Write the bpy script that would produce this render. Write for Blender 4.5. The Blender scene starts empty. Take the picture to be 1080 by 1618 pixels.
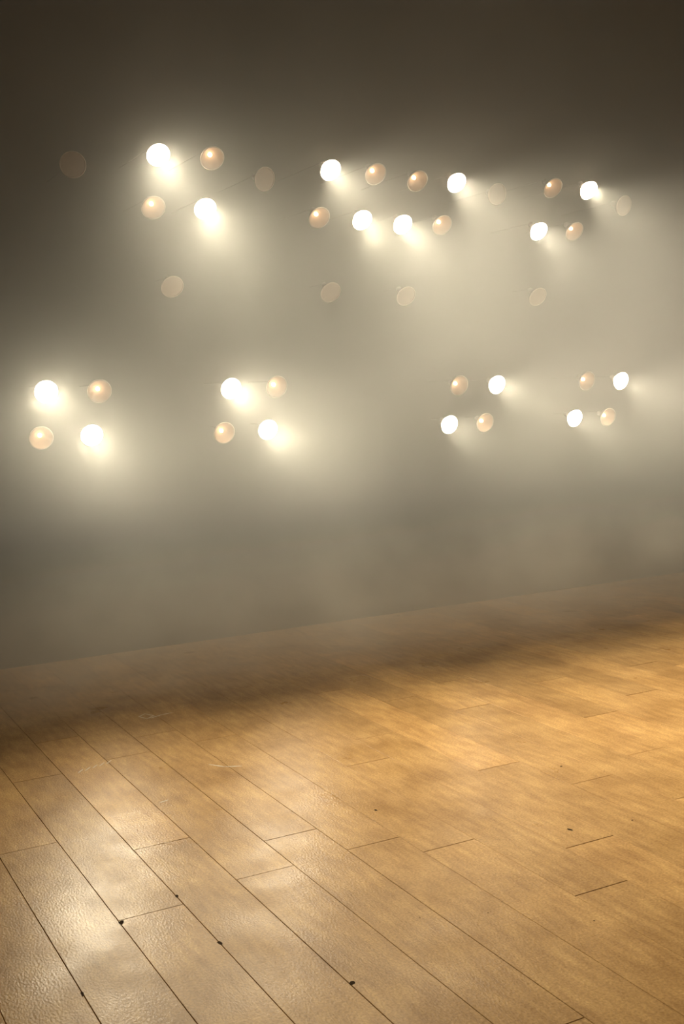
import bpy, bmesh, math, random
from mathutils import Vector, Matrix, Quaternion
from mathutils.noise import noise as mnoise

random.seed(7)
scene = bpy.context.scene
COL = scene.collection
PI = math.pi

# ------------------------------------------------------------------ settings
SPOT_W = 8.3
SPOT_DEG = 72.0
LENS_E = 12.0
LIGHT_COL = (1.0, 0.875, 0.64)
HAZE_DENSITY = 0.116
scene.view_settings.view_transform = 'Standard'
scene.view_settings.look = 'None'
scene.view_settings.exposure = 0.0
scene.view_settings.gamma = 1.0
scene.view_settings.use_curve_mapping = False
cy = scene.cycles
cy.use_denoising = True
try:
    cy.denoiser = 'OPENIMAGEDENOISE'
    cy.denoising_input_passes = 'RGB_ALBEDO_NORMAL'
except Exception:
    pass
cy.max_bounces = 6
cy.diffuse_bounces = 3
cy.glossy_bounces = 3
cy.volume_bounces = 3
cy.transparent_max_bounces = 16
cy.sample_clamp_indirect = 4.0
cy.volume_step_rate = 1.4
cy.volume_max_steps = 128

world = bpy.data.worlds.new('world')
scene.world = world
world.use_nodes = True
world.node_tree.nodes['Background'].inputs[0].default_value = (1.0, 0.87, 0.66, 1)
world.node_tree.nodes['Background'].inputs[1].default_value = 0.016

# ------------------------------------------------------------------ helpers
def new_mat(name):
    m = bpy.data.materials.new(name)
    m.use_nodes = True
    nt = m.node_tree
    return m, nt, nt.nodes['Principled BSDF']

def simple_mat(name, col, rough=0.6, metal=0.0, noise_amt=0.15, scale=40.0, spec=0.5):
    m, nt, b = new_mat(name)
    tc = nt.nodes.new('ShaderNodeTexCoord')
    nz = nt.nodes.new('ShaderNodeTexNoise')
    nz.inputs['Scale'].default_value = scale
    nt.links.new(tc.outputs['Object'], nz.inputs['Vector'])
    rp = nt.nodes.new('ShaderNodeValToRGB')
    rp.color_ramp.elements[0].position = 0.3
    rp.color_ramp.elements[1].position = 0.7
    rp.color_ramp.elements[0].color = tuple(c * (1 - noise_amt) for c in col) + (1,)
    rp.color_ramp.elements[1].color = tuple(min(1, c * (1 + noise_amt)) for c in col) + (1,)
    nt.links.new(nz.outputs['Fac'], rp.inputs['Fac'])
    nt.links.new(rp.outputs['Color'], b.inputs['Base Color'])
    b.inputs['Roughness'].default_value = rough
    b.inputs['Metallic'].default_value = metal
    b.inputs['Specular IOR Level'].default_value = spec
    return m

def emit_mat(name, col, strength):
    m, nt, b = new_mat(name)
    b.inputs['Base Color'].default_value = (0.8, 0.8, 0.8, 1)
    b.inputs['Roughness'].default_value = 0.4
    b.inputs['Emission Color'].default_value = tuple(col) + (1,)
    b.inputs['Emission Strength'].default_value = strength
    return m

def obj(name, bm, mat, parent=None, smooth=True):
    me = bpy.data.meshes.new(name)
    bmesh.ops.recalc_face_normals(bm, faces=bm.faces)
    bm.to_mesh(me)
    bm.free()
    for x in (mat if isinstance(mat, (list, tuple)) else [mat]):
        me.materials.append(x)
    if smooth:
        for p in me.polygons:
            p.use_smooth = True
    o = bpy.data.objects.new(name, me)
    COL.objects.link(o)
    o.parent = parent
    return o

def lathe(profile, n=48, axis='Z', cap_start=False, cap_end=False):
    """profile: list of (r, z); revolve about z"""
    bm = bmesh.new()
    rings = []
    for r, z in profile:
        if r < 1e-6:
            rings.append([bm.verts.new((0, 0, z))])
        else:
            rings.append([bm.verts.new((r * math.cos(2 * PI * k / n), r * math.sin(2 * PI * k / n), z)) for k in range(n)])
    for a, b in zip(rings, rings[1:]):
        if len(a) == 1 and len(b) == 1:
            continue
        for k in range(n):
            k2 = (k + 1) % n
            if len(a) == 1:
                bm.faces.new((a[0], b[k], b[k2]))
            elif len(b) == 1:
                bm.faces.new((a[k], a[k2], b[0]))
            else:
                bm.faces.new((a[k], a[k2], b[k2], b[k]))
    return bm

def tube(points, r, n=12):
    bm = bmesh.new()
    rings = []
    up = Vector((0, 0, 1))
    for i, p in enumerate(points):
        p = Vector(p)
        a = Vector(points[max(i - 1, 0)])
        b = Vector(points[min(i + 1, len(points) - 1)])
        t = (b - a).normalized()
        s = t.cross(up)
        if s.length < 1e-3:
            s = t.cross(Vector((1, 0, 0)))
        s.normalize()
        w = s.cross(t).normalized()
        rings.append([bm.verts.new(p + r * (math.cos(2 * PI * k / n) * s + math.sin(2 * PI * k / n) * w)) for k in range(n)])
    for a, b in zip(rings, rings[1:]):
        for k in range(n):
            bm.faces.new((a[k], a[(k + 1) % n], b[(k + 1) % n], b[k]))
    bm.faces.new(rings[0][::-1])
    bm.faces.new(rings[-1])
    return bm

# ------------------------------------------------------------------ materials
M_black = simple_mat('black_paint', (0.006, 0.0055, 0.005), 0.9, spec=0.0)
M_socket = simple_mat('black_ceramic', (0.02, 0.018, 0.016), 0.5)
M_rim_off = simple_mat('dusty_rim', (0.30, 0.245, 0.20), 0.7)
M_frost = simple_mat('frosted_dusty_lens', (0.27, 0.215, 0.175), 0.8, 0.0, 0.06, 20, 0.1)
M_drape = simple_mat('black_drape', (0.004, 0.0038, 0.0036), 1.0, scale=6, spec=0.0)
M_rim = simple_mat('dull_steel_rim', (0.42, 0.36, 0.30), 0.45, 0.6)
M_reflector = simple_mat('satin_reflector', (0.50, 0.375, 0.265), 0.6, 0.1, 0.05, 60)
M_dead = simple_mat('dusty_reflector', (0.36, 0.29, 0.235), 0.6, 0.0, 0.08, 30)
M_lens_on = emit_mat('lit_lens', (1.0, 0.88, 0.66), LENS_E)
M_glass_on = emit_mat('lit_bulb_glass', (1.0, 0.78, 0.52), 60.0)
M_dim = emit_mat('dim_filament', (1.0, 0.72, 0.44), 8.0)

def floor_material():
    m, nt, b = new_mat('worn_wood_floor')
    N = nt.nodes.new
    L = nt.links.new
    tc = N('ShaderNodeTexCoord')
    at = N('ShaderNodeAttribute'); at.attribute_name = 'plank'
    sep = N('ShaderNodeSeparateColor'); L(at.outputs['Color'], sep.inputs['Color'])
    # grain coordinates: stretched along the planks, offset per plank
    mp = N('ShaderNodeMapping'); mp.inputs['Scale'].default_value = (38, 7, 1)
    off = N('ShaderNodeCombineXYZ')
    mul = N('ShaderNodeMath'); mul.operation = 'MULTIPLY'; mul.inputs[1].default_value = 50
    L(sep.outputs[1], mul.inputs[0]); L(mul.outputs[0], off.inputs[0]); L(mul.outputs[0], off.inputs[1])
    L(off.outputs[0], mp.inputs['Location']); L(tc.outputs['Object'], mp.inputs['Vector'])
    grain = N('ShaderNodeTexNoise'); grain.inputs['Scale'].default_value = 1.0; grain.inputs['Detail'].default_value = 6
    L(mp.outputs[0], grain.inputs['Vector'])
    blot = N('ShaderNodeTexNoise'); blot.inputs['Scale'].default_value = 3.2; blot.inputs['Detail'].default_value = 5; blot.inputs['Roughness'].default_value = 0.62
    L(tc.outputs['Object'], blot.inputs['Vector'])
    fine = N('ShaderNodeTexNoise'); fine.inputs['Scale'].default_value = 130; fine.inputs['Detail'].default_value = 3
    L(tc.outputs['Object'], fine.inputs['Vector'])
    r1 = N('ShaderNodeValToRGB')
    r1.color_ramp.elements[0].position = 0.28; r1.color_ramp.elements[0].color = (0.47, 0.268, 0.098, 1)
    r1.color_ramp.elements[1].position = 0.72; r1.color_ramp.elements[1].color = (0.66, 0.41, 0.16, 1)
    L(grain.outputs['Fac'], r1.inputs['Fac'])
    r2 = N('ShaderNodeValToRGB')
    r2.color_ramp.elements[0].position = 0.30; r2.color_ramp.elements[0].color = (0.62, 0.55, 0.46, 1)
    r2.color_ramp.elements[1].position = 0.62; r2.color_ramp.elements[1].color = (1.04, 1.04, 1.04, 1)
    L(blot.outputs['Fac'], r2.inputs['Fac'])
    mx = N('ShaderNodeMix'); mx.data_type = 'RGBA'; mx.blend_type = 'MULTIPLY'; mx.inputs[0].default_value = 0.8
    L(r1.outputs[0], mx.inputs[6]); L(r2.outputs[0], mx.inputs[7])
    r3 = N('ShaderNodeMapRange'); r3.inputs[1].default_value = 0; r3.inputs[2].default_value = 1
    r3.inputs[3].default_value = 0.86; r3.inputs[4].default_value = 1.10
    L(sep.outputs[0], r3.inputs[0])
    mx2 = N('ShaderNodeMix'); mx2.data_type = 'RGBA'; mx2.blend_type = 'MULTIPLY'; mx2.inputs[0].default_value = 1.0
    cmb = N('ShaderNodeCombineColor')
    for i in range(3): L(r3.outputs[0], cmb.inputs[i])
    L(mx.outputs[2], mx2.inputs[6]); L(cmb.outputs[0], mx2.inputs[7])
    rf = N('ShaderNodeValToRGB')
    rf.color_ramp.elements[0].position = 0.3; rf.color_ramp.elements[0].color = (0.72, 0.69, 0.66, 1)
    rf.color_ramp.elements[1].position = 0.65; rf.color_ramp.elements[1].color = (1.06, 1.06, 1.06, 1)
    L(fine.outputs['Fac'], rf.inputs['Fac'])
    mx3 = N('ShaderNodeMix'); mx3.data_type = 'RGBA'; mx3.blend_type = 'MULTIPLY'; mx3.inputs[0].default_value = 0.9
    L(mx2.outputs[2], mx3.inputs[6]); L(rf.outputs[0], mx3.inputs[7])
    L(mx3.outputs[2], b.inputs['Base Color'])
    # worn varnish: gloss changes in blotches
    rr = N('ShaderNodeMapRange'); rr.inputs[1].default_value = 0.3; rr.inputs[2].default_value = 0.7
    rr.inputs[3].default_value = 0.27; rr.inputs[4].default_value = 0.42
    bl2 = N('ShaderNodeTexNoise'); bl2.inputs['Scale'].default_value = 4.5; bl2.inputs['Detail'].default_value = 5
    L(tc.outputs['Object'], bl2.inputs['Vector']); L(bl2.outputs['Fac'], rr.inputs[0])
    L(rr.outputs[0], b.inputs['Roughness'])
    b.inputs['Specular IOR Level'].default_value = 0.045
    b.inputs['Specular Tint'].default_value = (1.0, 0.82, 0.55, 1)
    # fine ripple in the varnish
    bmp = N('ShaderNodeBump'); bmp.inputs['Strength'].default_value = 0.3; bmp.inputs['Distance'].default_value = 0.003
    rip = N('ShaderNodeTexNoise'); rip.inputs['Scale'].default_value = 1.0; rip.inputs['Detail'].default_value = 3
    mp2 = N('ShaderNodeMapping'); mp2.inputs['Scale'].default_value = (170, 85, 1)
    L(tc.outputs['Object'], mp2.inputs['Vector']); L(mp2.outputs[0], rip.inputs['Vector'])
    L(rip.outputs['Fac'], bmp.inputs['Height'])
    L(bmp.outputs[0], b.inputs['Normal'])
    return m
M_floor = floor_material()
M_gap = simple_mat('floor_gap_dirt', (0.09, 0.055, 0.03), 0.9, spec=0.0)
M_nick = simple_mat('dark_chip', (0.05, 0.033, 0.02), 0.9, spec=0.0)
M_scuff = simple_mat('pale_scuff', (0.62, 0.52, 0.38), 0.7)

# ------------------------------------------------------------------ floor
H = 1.5                       # camera height above the stage
PW, X0 = 0.13378 * H, 0.4482 * H
PL = 0.945 * H
X_MIN, X_MAX, Y_MIN, Y_MAX = -3.0, 9.0, -1.0, 6.62
JOINT = {0: 2.566, 1: 2.101, 2: 3.369, 3: 2.151, 4: 2.310, 5: 2.162, 6: 2.060, 7: 1.715, 8: 1.909,
         9: 2.435, 10: 2.217, 11: 1.998, 12: 2.310, -1: 1.62, -2: 2.05}
def build_floor():
    bm = bmesh.new()
    col = bm.loops.layers.color.new('plank')
    g = 0.0007        # half gap
    depth = 0.0036
    bev = 0.0012
    k0 = math.floor((X_MIN - X0) / PW) ; k1 = math.ceil((X_MAX - X0) / PW)
    rnd = random.Random(3)
    for k in range(k0, k1):
        xa, xb = max(X0 + k * PW, X_MIN), min(X0 + (k + 1) * PW, X_MAX)
        if xb - xa < 0.01:
            continue
        j = JOINT[k] * H if k in JOINT else rnd.uniform(0, PL)
        y = j + math.floor((Y_MIN - j) / PL) * PL
        while y < Y_MAX:
            ya, yb = max(y, Y_MIN), min(y + PL, Y_MAX)
            y += PL
            if yb - ya < 0.01:
                continue
            c = (rnd.random(), rnd.random(), rnd.random(), 1)
            dz = rnd.uniform(-0.0004, 0.0004)
            def ring(inset, z):
                gl = 0.0 if k <= 4 else 0.0004
                gr = 0.0 if k + 1 <= 4 else 0.0004
                return [bm.verts.new(v) for v in ((xa + inset - gl, ya + inset, z), (xb - inset + gr, ya + inset, z), (xb - inset + gr, yb - inset, z), (xa + inset - gl, yb - inset, z))]
            top = ring(g + bev, dz); mid = ring(g, dz - bev * 0.8); bot = ring(g, -depth)
            fs = [bm.faces.new(top)]
            for A, B in ((mid, top), (bot, mid)):
                for i in range(4):
                    fs.append(bm.faces.new((A[i], A[(i + 1) % 4], B[(i + 1) % 4], B[i])))
            for f in fs:
                f.material_index = 0
                for l in f.loops:
                    l[col] = c
    # sub-floor seen in the gaps
    v = [bm.verts.new(p) for p in ((X_MIN, Y_MIN, -0.0035), (X_MAX, Y_MIN, -0.0035), (X_MAX, Y_MAX, -0.0035), (X_MIN, Y_MAX, -0.0035))]
    f = bm.faces.new(v); f.material_index = 1
    v = [bm.verts.new(p) for p in ((X_MIN, Y_MIN, -0.05), (X_MIN, Y_MAX, -0.05), (X_MAX, Y_MAX, -0.05), (X_MAX, Y_MIN, -0.05))]
    f = bm.faces.new(v); f.material_index = 1
    # chips knocked out along the plank edges, and scuffs
    def blob(x, y, rx, ry, ang, mi, z=0.0007, n=10, jag=0.35, seed=0):
        r = random.Random(seed)
        ca, sa = math.cos(ang), math.sin(ang)
        vs = []
        for i in range(n):
            t = 2 * PI * i / n
            q = 1 + r.uniform(-jag, jag)
            px, py = rx * q * math.cos(t), ry * q * math.sin(t)
            vs.append(bm.verts.new((x + ca * px - sa * py, y + sa * px + ca * py, z)))
        f = bm.faces.new(vs); f.material_index = mi
    chips = [(1.075, 3.216, .006, .014), (0.878, 3.135, .012, .016), (1.074, 2.865, .006, .017), (0.671, 2.797, .006, .016),
             (1.933, 3.505, .008, .011), (2.390, 2.980, .007, .013), (1.281, 2.482, .010, .012), (2.777, 3.51, .010, .006),
             (2.02, 2.42, .003, .004), (1.80, 2.62, .003, .003), (2.62, 2.93, .004, .005), (1.62, 2.70, .002, .003)]
    for i, (x, y, a, b_) in enumerate(chips):
        blob(x, y, a * .75, b_ * .75, 0.15 * (i % 3 - 1), 2, seed=i)
    def scratch(pts, w, seed=0):
        for (x1, y1), (x2, y2) in zip(pts, pts[1:]):
            d = Vector((x2 - x1, y2 - y1)); L = d.length
            blob((x1 + x2) / 2, (y1 + y2) / 2, L / 2 * 1.1, w, math.atan2(d.y, d.x), 3, jag=0.2, seed=seed, n=14)
    scratch([(1.600, 5.20), (1.640, 5.23), (1.665, 5.17), (1.620, 5.14), (1.600, 5.20)], .0035, 1)
    scratch([(1.640, 5.14), (1.700, 5.165), (1.755, 5.17)], .005, 2)
    for i in range(5):
        scratch([(1.13 + .033 * i, 4.54 + .012 * i), (1.16 + .033 * i, 4.575 + .012 * i)], .003, 5 + i)
    scratch([(1.62, 4.33), (1.66, 4.27), (1.72, 4.24)], .004, 20)
    scratch([(1.30, 4.02), (1.335, 4.03)], .004, 21)
    bm.normal_update()
    me = bpy.data.meshes.new('floor')
    bm.to_mesh(me); bm.free()
    for x in (M_floor, M_gap, M_nick, M_scuff):
        me.materials.append(x)
    o = bpy.data.objects.new('floor', me)
    COL.objects.link(o)
    o['kind'] = 'structure'
    o['label'] = 'worn golden brown wooden stage floor laid in wide planks'
    o['category'] = 'floor'
    return o
floor = build_floor()

# ------------------------------------------------------------------ black drape wall far behind the lamps
def build_wall():
    bm = bmesh.new()
    n = 240
    top, bot = [], []
    def yy(x):
        return Y_MAX + 0.002 * math.sin(x * 19)
    vs = []
    for i in range(n + 1):
        x = X_MIN + (X_MAX - X_MIN) * i / n
        vs.append((bm.verts.new((x, yy(x), -0.05)), bm.verts.new((x, yy(x), 5.6))))
    back = []
    for i in range(n + 1):
        x = X_MIN + (X_MAX - X_MIN) * i / n
        back.append((bm.verts.new((x, Y_MAX + .15, -0.05)), bm.verts.new((x, Y_MAX + .15, 5.6))))
    for a, b in zip(vs, vs[1:]):
        bm.faces.new((a[0], b[0], b[1], a[1]))
    for a, b in zip(back, back[1:]):
        bm.faces.new((b[0], a[0], a[1], b[1]))
    for i in range(n):
        bm.faces.new((vs[i][1], vs[i + 1][1], back[i + 1][1], back[i][1]))
    o = obj('wall_back', bm, M_drape)
    o['kind'] = 'structure'
    o['label'] = 'black back wall lost in the haze behind the lamps'
    o['category'] = 'wall'
build_wall()

# ------------------------------------------------------------------ haze filling the stage
def build_haze():
    bm = bmesh.new()
    bmesh.ops.create_cube(bm, size=1)
    lo = Vector((X_MIN + .01, Y_MIN + .01, -0.03)); hi = Vector((X_MAX - .01, Y_MAX + .10, 5.58))
    for v in bm.verts:
        v.co = Vector(((lo.x if v.co.x < 0 else hi.x), (lo.y if v.co.y < 0 else hi.y), (lo.z if v.co.z < 0 else hi.z)))
    m = bpy.data.materials.new('stage_haze'); m.use_nodes = True
    nt = m.node_tree; nt.nodes.clear()
    out = nt.nodes.new('ShaderNodeOutputMaterial')
    vs = nt.nodes.new('ShaderNodeVolumeScatter')
    vs.inputs['Color'].default_value = (0.97, 0.97, 0.93, 1)
    vs.inputs['Anisotropy'].default_value = 0.72
    v2 = nt.nodes.new('ShaderNodeVolumeScatter')
    v2.inputs['Color'].default_value = (0.97, 0.97, 0.93, 1)
    v2.inputs['Anisotropy'].default_value = 0.25
    add = nt.nodes.new('ShaderNodeAddShader')
    nt.links.new(vs.outputs[0], add.inputs[0]); nt.links.new(v2.outputs[0], add.inputs[1])
    tc = nt.nodes.new('ShaderNodeTexCoord')
    nz = nt.nodes.new('ShaderNodeTexNoise'); nz.inputs['Scale'].default_value = 0.9; nz.inputs['Detail'].default_value = 3; nz.inputs['Roughness'].default_value = 0.55
    nz.inputs['Distortion'].default_value = 0.4
    nt.links.new(tc.outputs['Object'], nz.inputs['Vector'])
    mr = nt.nodes.new('ShaderNodeMapRange'); mr.inputs[1].default_value = 0.3; mr.inputs[2].default_value = 0.7
    mr.inputs[3].default_value = HAZE_DENSITY * 0.6; mr.inputs[4].default_value = HAZE_DENSITY * 1.4
    nt.links.new(nz.outputs['Fac'], mr.inputs[0])
    sx = nt.nodes.new('ShaderNodeSeparateXYZ'); nt.links.new(tc.outputs['Object'], sx.inputs[0])
    my = nt.nodes.new('ShaderNodeMapRange'); my.interpolation_type = 'SMOOTHSTEP'
    my.inputs[1].default_value = 2.2; my.inputs[2].default_value = 4.9; my.inputs[3].default_value = 0.04; my.inputs[4].default_value = 1.0
    nt.links.new(sx.outputs[1], my.inputs[0])
    ml = nt.nodes.new('ShaderNodeMath'); ml.operation = 'MULTIPLY'
    mw_ = nt.nodes.new('ShaderNodeMapRange'); mw_.interpolation_type = 'SMOOTHSTEP'
    mw_.inputs[1].default_value = 5.1; mw_.inputs[2].default_value = 6.0; mw_.inputs[3].default_value = 1.0; mw_.inputs[4].default_value = 0.5
    nt.links.new(sx.outputs[1], mw_.inputs[0])
    mlw = nt.nodes.new('ShaderNodeMath'); mlw.operation = 'MULTIPLY'
    nt.links.new(mr.outputs[0], mlw.inputs[0]); nt.links.new(mw_.outputs[0], mlw.inputs[1])
    nt.links.new(mlw.outputs[0], ml.inputs[0]); nt.links.new(my.outputs[0], ml.inputs[1])
    mz = nt.nodes.new('ShaderNodeMapRange'); mz.interpolation_type = 'SMOOTHSTEP'
    mz.inputs[1].default_value = 0.2; mz.inputs[2].default_value = 1.7; mz.inputs[3].default_value = 0.06; mz.inputs[4].default_value = 1.0
    nt.links.new(sx.outputs[2], mz.inputs[0])
    ml0 = ml
    ml = nt.nodes.new('ShaderNodeMath'); ml.operation = 'MULTIPLY'
    nt.links.new(ml0.outputs[0], ml.inputs[0]); nt.links.new(mz.outputs[0], ml.inputs[1])
    # smoke added low at the back, colour darkened for shade, hides the wall base
    fy = nt.nodes.new('ShaderNodeMapRange'); fy.interpolation_type = 'SMOOTHSTEP'
    fy.inputs[1].default_value = 5.0; fy.inputs[2].default_value = 5.8; fy.inputs[3].default_value = 0.0; fy.inputs[4].default_value = 1.0
    nt.links.new(sx.outputs[1], fy.inputs[0])
    fz = nt.nodes.new('ShaderNodeMapRange'); fz.interpolation_type = 'SMOOTHSTEP'
    fz.inputs[1].default_value = 0.1; fz.inputs[2].default_value = 0.8; fz.inputs[3].default_value = 1.0; fz.inputs[4].default_value = 0.0
    nt.links.new(sx.outputs[2], fz.inputs[0])
    n2 = nt.nodes.new('ShaderNodeTexNoise'); n2.inputs['Scale'].default_value = 2.2; n2.inputs['Detail'].default_value = 3
    nt.links.new(tc.outputs['Object'], n2.inputs['Vector'])
    fn = nt.nodes.new('ShaderNodeMapRange'); fn.inputs[1].default_value = 0.35; fn.inputs[2].default_value = 0.65
    fn.inputs[3].default_value = 1.5; fn.inputs[4].default_value = 3.6
    nt.links.new(n2.outputs['Fac'], fn.inputs[0])
    f1 = nt.nodes.new('ShaderNodeMath'); f1.operation = 'MULTIPLY'
    nt.links.new(fy.outputs[0], f1.inputs[0]); nt.links.new(fz.outputs[0], f1.inputs[1])
    f2 = nt.nodes.new('ShaderNodeMath'); f2.operation = 'MULTIPLY'
    nt.links.new(f1.outputs[0], f2.inputs[0]); nt.links.new(fn.outputs[0], f2.inputs[1])
    shade_smoke = nt.nodes.new('ShaderNodeVolumeScatter'); shade_smoke.inputs['Color'].default_value = (0.28, 0.268, 0.235, 1)
    shade_smoke.inputs['Anisotropy'].default_value = 0.2
    nt.links.new(f2.outputs[0], shade_smoke.inputs['Density'])
    add2 = nt.nodes.new('ShaderNodeAddShader')
    nt.links.new(add.outputs[0], add2.inputs[0]); nt.links.new(shade_smoke.outputs[0], add2.inputs[1])
    nt.links.new(add2.outputs[0], out.inputs['Volume'])
    for sh, share in ((vs, 0.12), (v2, 0.88)):
        mm = nt.nodes.new('ShaderNodeMath'); mm.operation = 'MULTIPLY'; mm.inputs[1].default_value = share
        nt.links.new(ml.outputs[0], mm.inputs[0]); nt.links.new(mm.outputs[0], sh.inputs['Density'])
    o = obj('haze', bm, m, smooth=False)
    o['kind'] = 'stuff'
    o['label'] = 'grey brown theatrical haze filling the air above the stage'
    o['category'] = 'haze'
build_haze()

# ------------------------------------------------------------------ lamps
R = 0.062
DEP = 0.058
TILT = 0.29
TILT_UPPER = 0.60
def para(r0, dep, n=9, r_in=0.010):
    out = []
    for i in range(n + 1):
        r = r_in + (r0 - r_in) * (1 - i / n)
        out.append((r, -dep * (1 - (r / r0) ** 2) ))
    return out

# local axes: +Z is the direction the lamp shines
def mesh_of(bm, name, mats, smooth=True):
    bmesh.ops.recalc_face_normals(bm, faces=bm.faces)
    me = bpy.data.meshes.new(name); bm.to_mesh(me); bm.free()
    for x in mats: me.materials.append(x)
    for p in me.polygons: p.use_smooth = smooth
    return me

bowl_prof = para(R, DEP) + [(0, -DEP)]
ME_bowl = mesh_of(lathe(bowl_prof), 'reflector', [M_reflector])
ME_bowl_dead = mesh_of(lathe(bowl_prof), 'reflector', [M_dead])
shell = [(R + .004, 0.001)] + [(r + .004, z - .004) for r, z in para(R, DEP)][1:] + [(0.014, -DEP - .006), (0, -DEP - .006)]
ME_shell = mesh_of(lathe(shell), 'housing', [M_black])
ME_glass = mesh_of(lathe([(r, z) for r, z in bowl_prof]), 'bulb_glass', [M_glass_on])
rim_prof = []
for i in range(13):
    a = 2 * PI * i / 12
    rim_prof.append((R + .0015 + .0035 * math.cos(a), .001 + .0035 * math.sin(a)))
ME_rim = mesh_of(lathe(rim_prof), 'rim', [M_rim])
ME_rim_off = mesh_of(lathe(rim_prof), 'rim', [M_rim_off])
ME_lens_on = mesh_of(lathe([(R * math.sin(t) / math.sin(.5), (math.cos(t) - math.cos(.5)) * R / math.sin(.5) * .6) for t in [.5 * (1 - i / 8) for i in range(9)]]), 'lens', [M_lens_on])
ME_lens_off = mesh_of(lathe([(R * math.sin(t) / math.sin(.4), (math.cos(t) - math.cos(.4)) * R / math.sin(.4) * .35) for t in [.4 * (1 - i / 6) for i in range(7)]]), 'lens', [M_frost])
ME_socket = mesh_of(lathe([(0, -DEP + .002 - .012), (.017, -DEP - .010), (.017, -DEP - .045), (.012, -DEP - .052), (0, -DEP - .052)]), 'socket', [M_socket])
def bulb_prof(rad, z0):
    return [(0 if i in (0, 12) else rad * math.sin(PI * i / 12), z0 + 1.3 * rad * math.cos(PI * i / 12)) for i in range(13)]
ME_bulb_dim = mesh_of(lathe(bulb_prof(.0115, -DEP + .012), 24), 'bulb', [M_dim])

def link(me, name, parent):
    o = bpy.data.objects.new(name, me)
    COL.objects.link(o); o.parent = parent
    return o

def lamp(pos, state, label, group, pan=0.0, tilt=TILT):
    root = bpy.data.objects.new('stage_lamp', None)
    root.empty_display_size = 0.05
    COL.objects.link(root)
    root.location = pos
    d = Vector((math.sin(pan) * math.cos(tilt), -math.cos(pan) * math.cos(tilt), -math.sin(tilt)))
    q = d.to_track_quat('Z', 'Y')
    root.rotation_mode = 'QUATERNION'
    root.rotation_quaternion = q
    root['label'] = label; root['category'] = 'stage lamp'; root['group'] = group
    if state == 'lit':
        link(ME_lens_on, 'lens', root)
        link(ME_glass, 'bulb_glass', root)
        ld = bpy.data.lights.new('lamp_beam', 'AREA')
        ld.energy = SPOT_W * (0.82 if pos[0] > 4.1 else 1.0); ld.color = LIGHT_COL
        ld.shape = 'DISK'; ld.size = 0.11
        ld.spread = math.radians(SPOT_DEG)
        lo = bpy.data.objects.new('lamp_beam', ld)
        COL.objects.link(lo); lo.parent = root
        lo.location = (0, 0, 0.012)
        lo.rotation_euler = (PI, 0, 0)
    else:
        link(ME_bowl if state == 'dim' else ME_bowl_dead, 'reflector', root)
        link(ME_shell, 'housing', root)
        if state == 'dim':
            link(ME_bulb_dim, 'bulb', root)
        else:
            link(ME_lens_off, 'lens', root)
        link(ME_rim if state == 'dim' else ME_rim_off, 'rim', root)
    link(ME_socket, 'socket', root)
    # bracket arm from the socket back to the wall
    mw = Matrix.LocRotScale(Vector(pos), q, None)
    inv = mw.inverted()
    s = mw @ Vector((0, 0, -DEP - .048))
    pts = [s, s + Vector((0, .03, .004)), Vector((s.x, Y_MAX + .03, s.z + .004))]
    arm = obj('bracket_arm', tube([inv @ p for p in pts], .0006), M_black, root)
    return root

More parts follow.
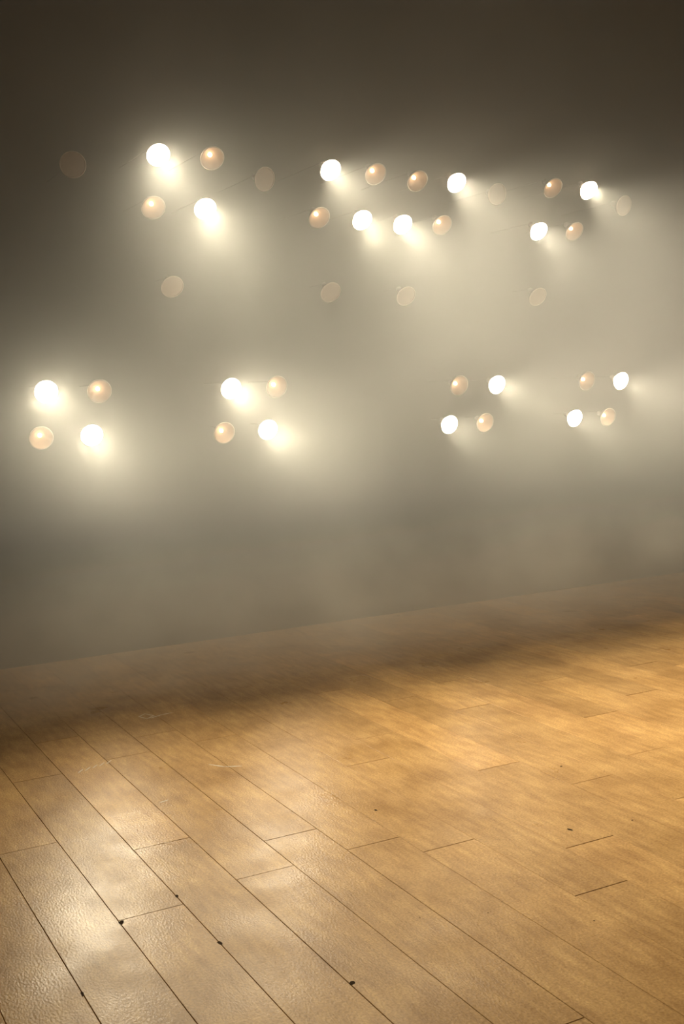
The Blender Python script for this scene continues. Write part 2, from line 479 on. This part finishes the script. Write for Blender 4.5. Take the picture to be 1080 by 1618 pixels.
LAMPS = [
 # cluster at the upper left
 ((2.0985, 5.9089, 2.7746), 'lit', 'glowing white stage lamp, higher of the two lit in the upper left cluster'),
 ((2.4007, 5.9080, 2.7760), 'dim', 'dim peach stage lamp right of the highest glowing lamp in the upper left cluster'),
 ((2.1085, 6.0626, 2.5286), 'dim', 'dim peach stage lamp directly below the highest glowing lamp in the upper left cluster'),
 ((2.4066, 6.0597, 2.5332), 'lit', 'glowing white stage lamp, lower of the two lit in the upper left cluster'),
 # eight lamps at the upper middle
 ((3.1240, 5.9214, 2.7546), 'lit', 'glowing white stage lamp at left end of the top row of the eight-lamp cluster'),
 ((3.4192, 5.9245, 2.7496), 'dim', 'dim stage lamp second from left in the top row of the eight-lamp cluster'),
 ((3.1170, 6.0726, 2.5125), 'dim', 'dim stage lamp at left end of the bottom row of the eight-lamp cluster'),
 ((3.4045, 6.0752, 2.5084), 'lit', 'glowing white stage lamp second from left in bottom row of the eight-lamp cluster'),
 ((3.7114, 5.9385, 2.7272), 'dim', 'dim stage lamp third from left in the top row of the eight-lamp cluster'),
 ((3.9888, 5.9370, 2.7296), 'lit', 'glowing white stage lamp at right end of top row of the eight-lamp cluster'),
 ((3.6896, 6.0846, 2.4934), 'lit', 'glowing white stage lamp third from left in bottom row of the eight-lamp cluster'),
 ((3.9699, 6.0815, 2.4984), 'dim', 'dim stage lamp at right end of the bottom row of the eight-lamp cluster'),
 # cluster at the upper right
 ((4.7157, 5.9344, 2.7337), 'dim', 'dim peach stage lamp, higher of the two dim in the upper right cluster'),
 ((5.0083, 5.9356, 2.7318), 'lit', 'glowing white stage lamp, higher of the two lit in the upper right cluster'),
 ((4.7199, 6.0905, 2.4840), 'lit', 'glowing white stage lamp, lower of the two lit in the upper right cluster'),
 ((5.0069, 6.0855, 2.4920), 'dim', 'dim peach stage lamp, lower of the two dim in the upper right cluster'),
 # lower row, first cluster from the left
 ((1.5005, 6.1912, 1.5614), 'lit', 'big glowing white lamp, higher of two lit in lower cluster at the left edge'),
 ((1.7909, 6.1951, 1.5552), 'dim', 'dim peach lamp, higher of two dim in lower cluster at the left edge'),
 ((1.4943, 6.3468, 1.3124), 'dim', 'dim peach lamp, lower of two dim in lower cluster at the left edge'),
 ((1.7765, 6.3472, 1.3118), 'lit', 'glowing white lamp, lower of two lit in lower cluster at the left edge'),
 # lower row, second cluster
 ((2.5686, 6.2021, 1.5440), 'lit', 'glowing white lamp, higher of two lit in second lower cluster from the left'),
 ((2.8581, 6.2010, 1.5458), 'dim', 'dim peach lamp, higher of two dim in second lower cluster from the left'),
 ((2.5775, 6.3636, 1.2855), 'dim', 'dim peach lamp, lower of two dim in second lower cluster from the left'),
 ((2.8603, 6.3605, 1.2905), 'lit', 'glowing white lamp, lower of two lit in second lower cluster from the left'),
 # lower row, third cluster
 ((4.1570, 6.2212, 1.5135), 'dim', 'dim lamp, higher of two dim in third lower cluster from the left'),
 ((4.4573, 6.2244, 1.5084), 'lit', 'glowing white lamp, higher of two lit in third lower cluster from the left'),
 ((4.1800, 6.3802, 1.2591), 'lit', 'glowing white lamp, lower of two lit in third lower cluster from the left'),
 ((4.4634, 6.3805, 1.2585), 'dim', 'dim lamp, lower of two dim in third lower cluster from the left'),
 # lower row, fourth cluster
 ((5.2081, 6.2226, 1.5112), 'dim', 'small dim lamp, higher of two dim in lower cluster at the right edge'),
 ((5.5174, 6.2282, 1.5023), 'lit', 'small glowing white lamp, higher of two lit in lower cluster at right edge'),
 ((5.2296, 6.3832, 1.2542), 'lit', 'small glowing white lamp, lower of two lit in lower cluster at right edge'),
 ((5.5297, 6.3859, 1.2499), 'dim', 'small dim lamp, lower of two dim in lower cluster at the right edge'),
]
GROUP = {'lit': 'glowing lit stage lamps', 'dim': 'dimmed stage lamps', 'dead': 'unlit stage lamps faint in the haze'}
for p, st, lab in LAMPS:
    lamp(p, st, lab, GROUP[st], -0.08 if p[0] < 2.5 else 0.0, TILT_UPPER if p[2] > 2 else TILT)
UNLIT = [
 ((1.6520, 5.9502, 2.7085), -0.30, 0.25, 'faint unlit round lamp in dark haze left of the upper left cluster'),
 ((2.7291, 5.9603, 2.6922), 0.20, TILT, 'faint unlit lamp between upper left cluster and eight-lamp cluster'),
 ((2.2822, 6.3098, 2.1329), 0.0, 0.55, 'faint unlit lamp well below the upper left cluster of four'),
 ((3.3047, 6.3250, 2.1087), 0.0, 0.55, 'faint unlit lamp below left half of the eight-lamp cluster'),
 ((3.8492, 6.3370, 2.0894), 0.0, 0.55, 'faint unlit lamp below right half of the eight-lamp cluster'),
 ((4.3074, 5.9670, 2.6816), 0.0, TILT, 'barely visible unlit lamp between eight-lamp cluster and upper right cluster'),
 ((5.3409, 5.9826, 2.6566), 0.1, TILT, 'barely visible unlit lamp right of the upper right cluster'),
 ((4.8890, 6.3366, 2.0901), 0.0, 0.55, 'faint unlit lamp well below the upper right cluster of four'),
]
for p, pan, tilt, lab in UNLIT:
    lamp(p, 'dead', lab, GROUP['dead'], pan, tilt)

# ------------------------------------------------------------------ camera
cam_d = bpy.data.cameras.new('camera')
cam = bpy.data.objects.new('camera', cam_d)
COL.objects.link(cam)
r_ = Vector((0.8826325766733483, -0.4685218444595299, -0.03803966165998648))
u_ = Vector((0.08210741258309198, 0.07398602144350679, 0.993873453428489))
f_ = Vector((0.4628370203363988, 0.8803484252812639, -0.10377158913172185))
cam.matrix_world = Matrix(((r_.x, u_.x, -f_.x, 0), (r_.y, u_.y, -f_.y, 0), (r_.z, u_.z, -f_.z, H), (0, 0, 0, 1)))
cam_d.sensor_fit = 'VERTICAL'
cam_d.sensor_height = 36.0
cam_d.lens = 1815.85 / 1618 * 36.0
cam_d.clip_start = 0.05
cam_d.clip_end = 60
scene.camera = cam
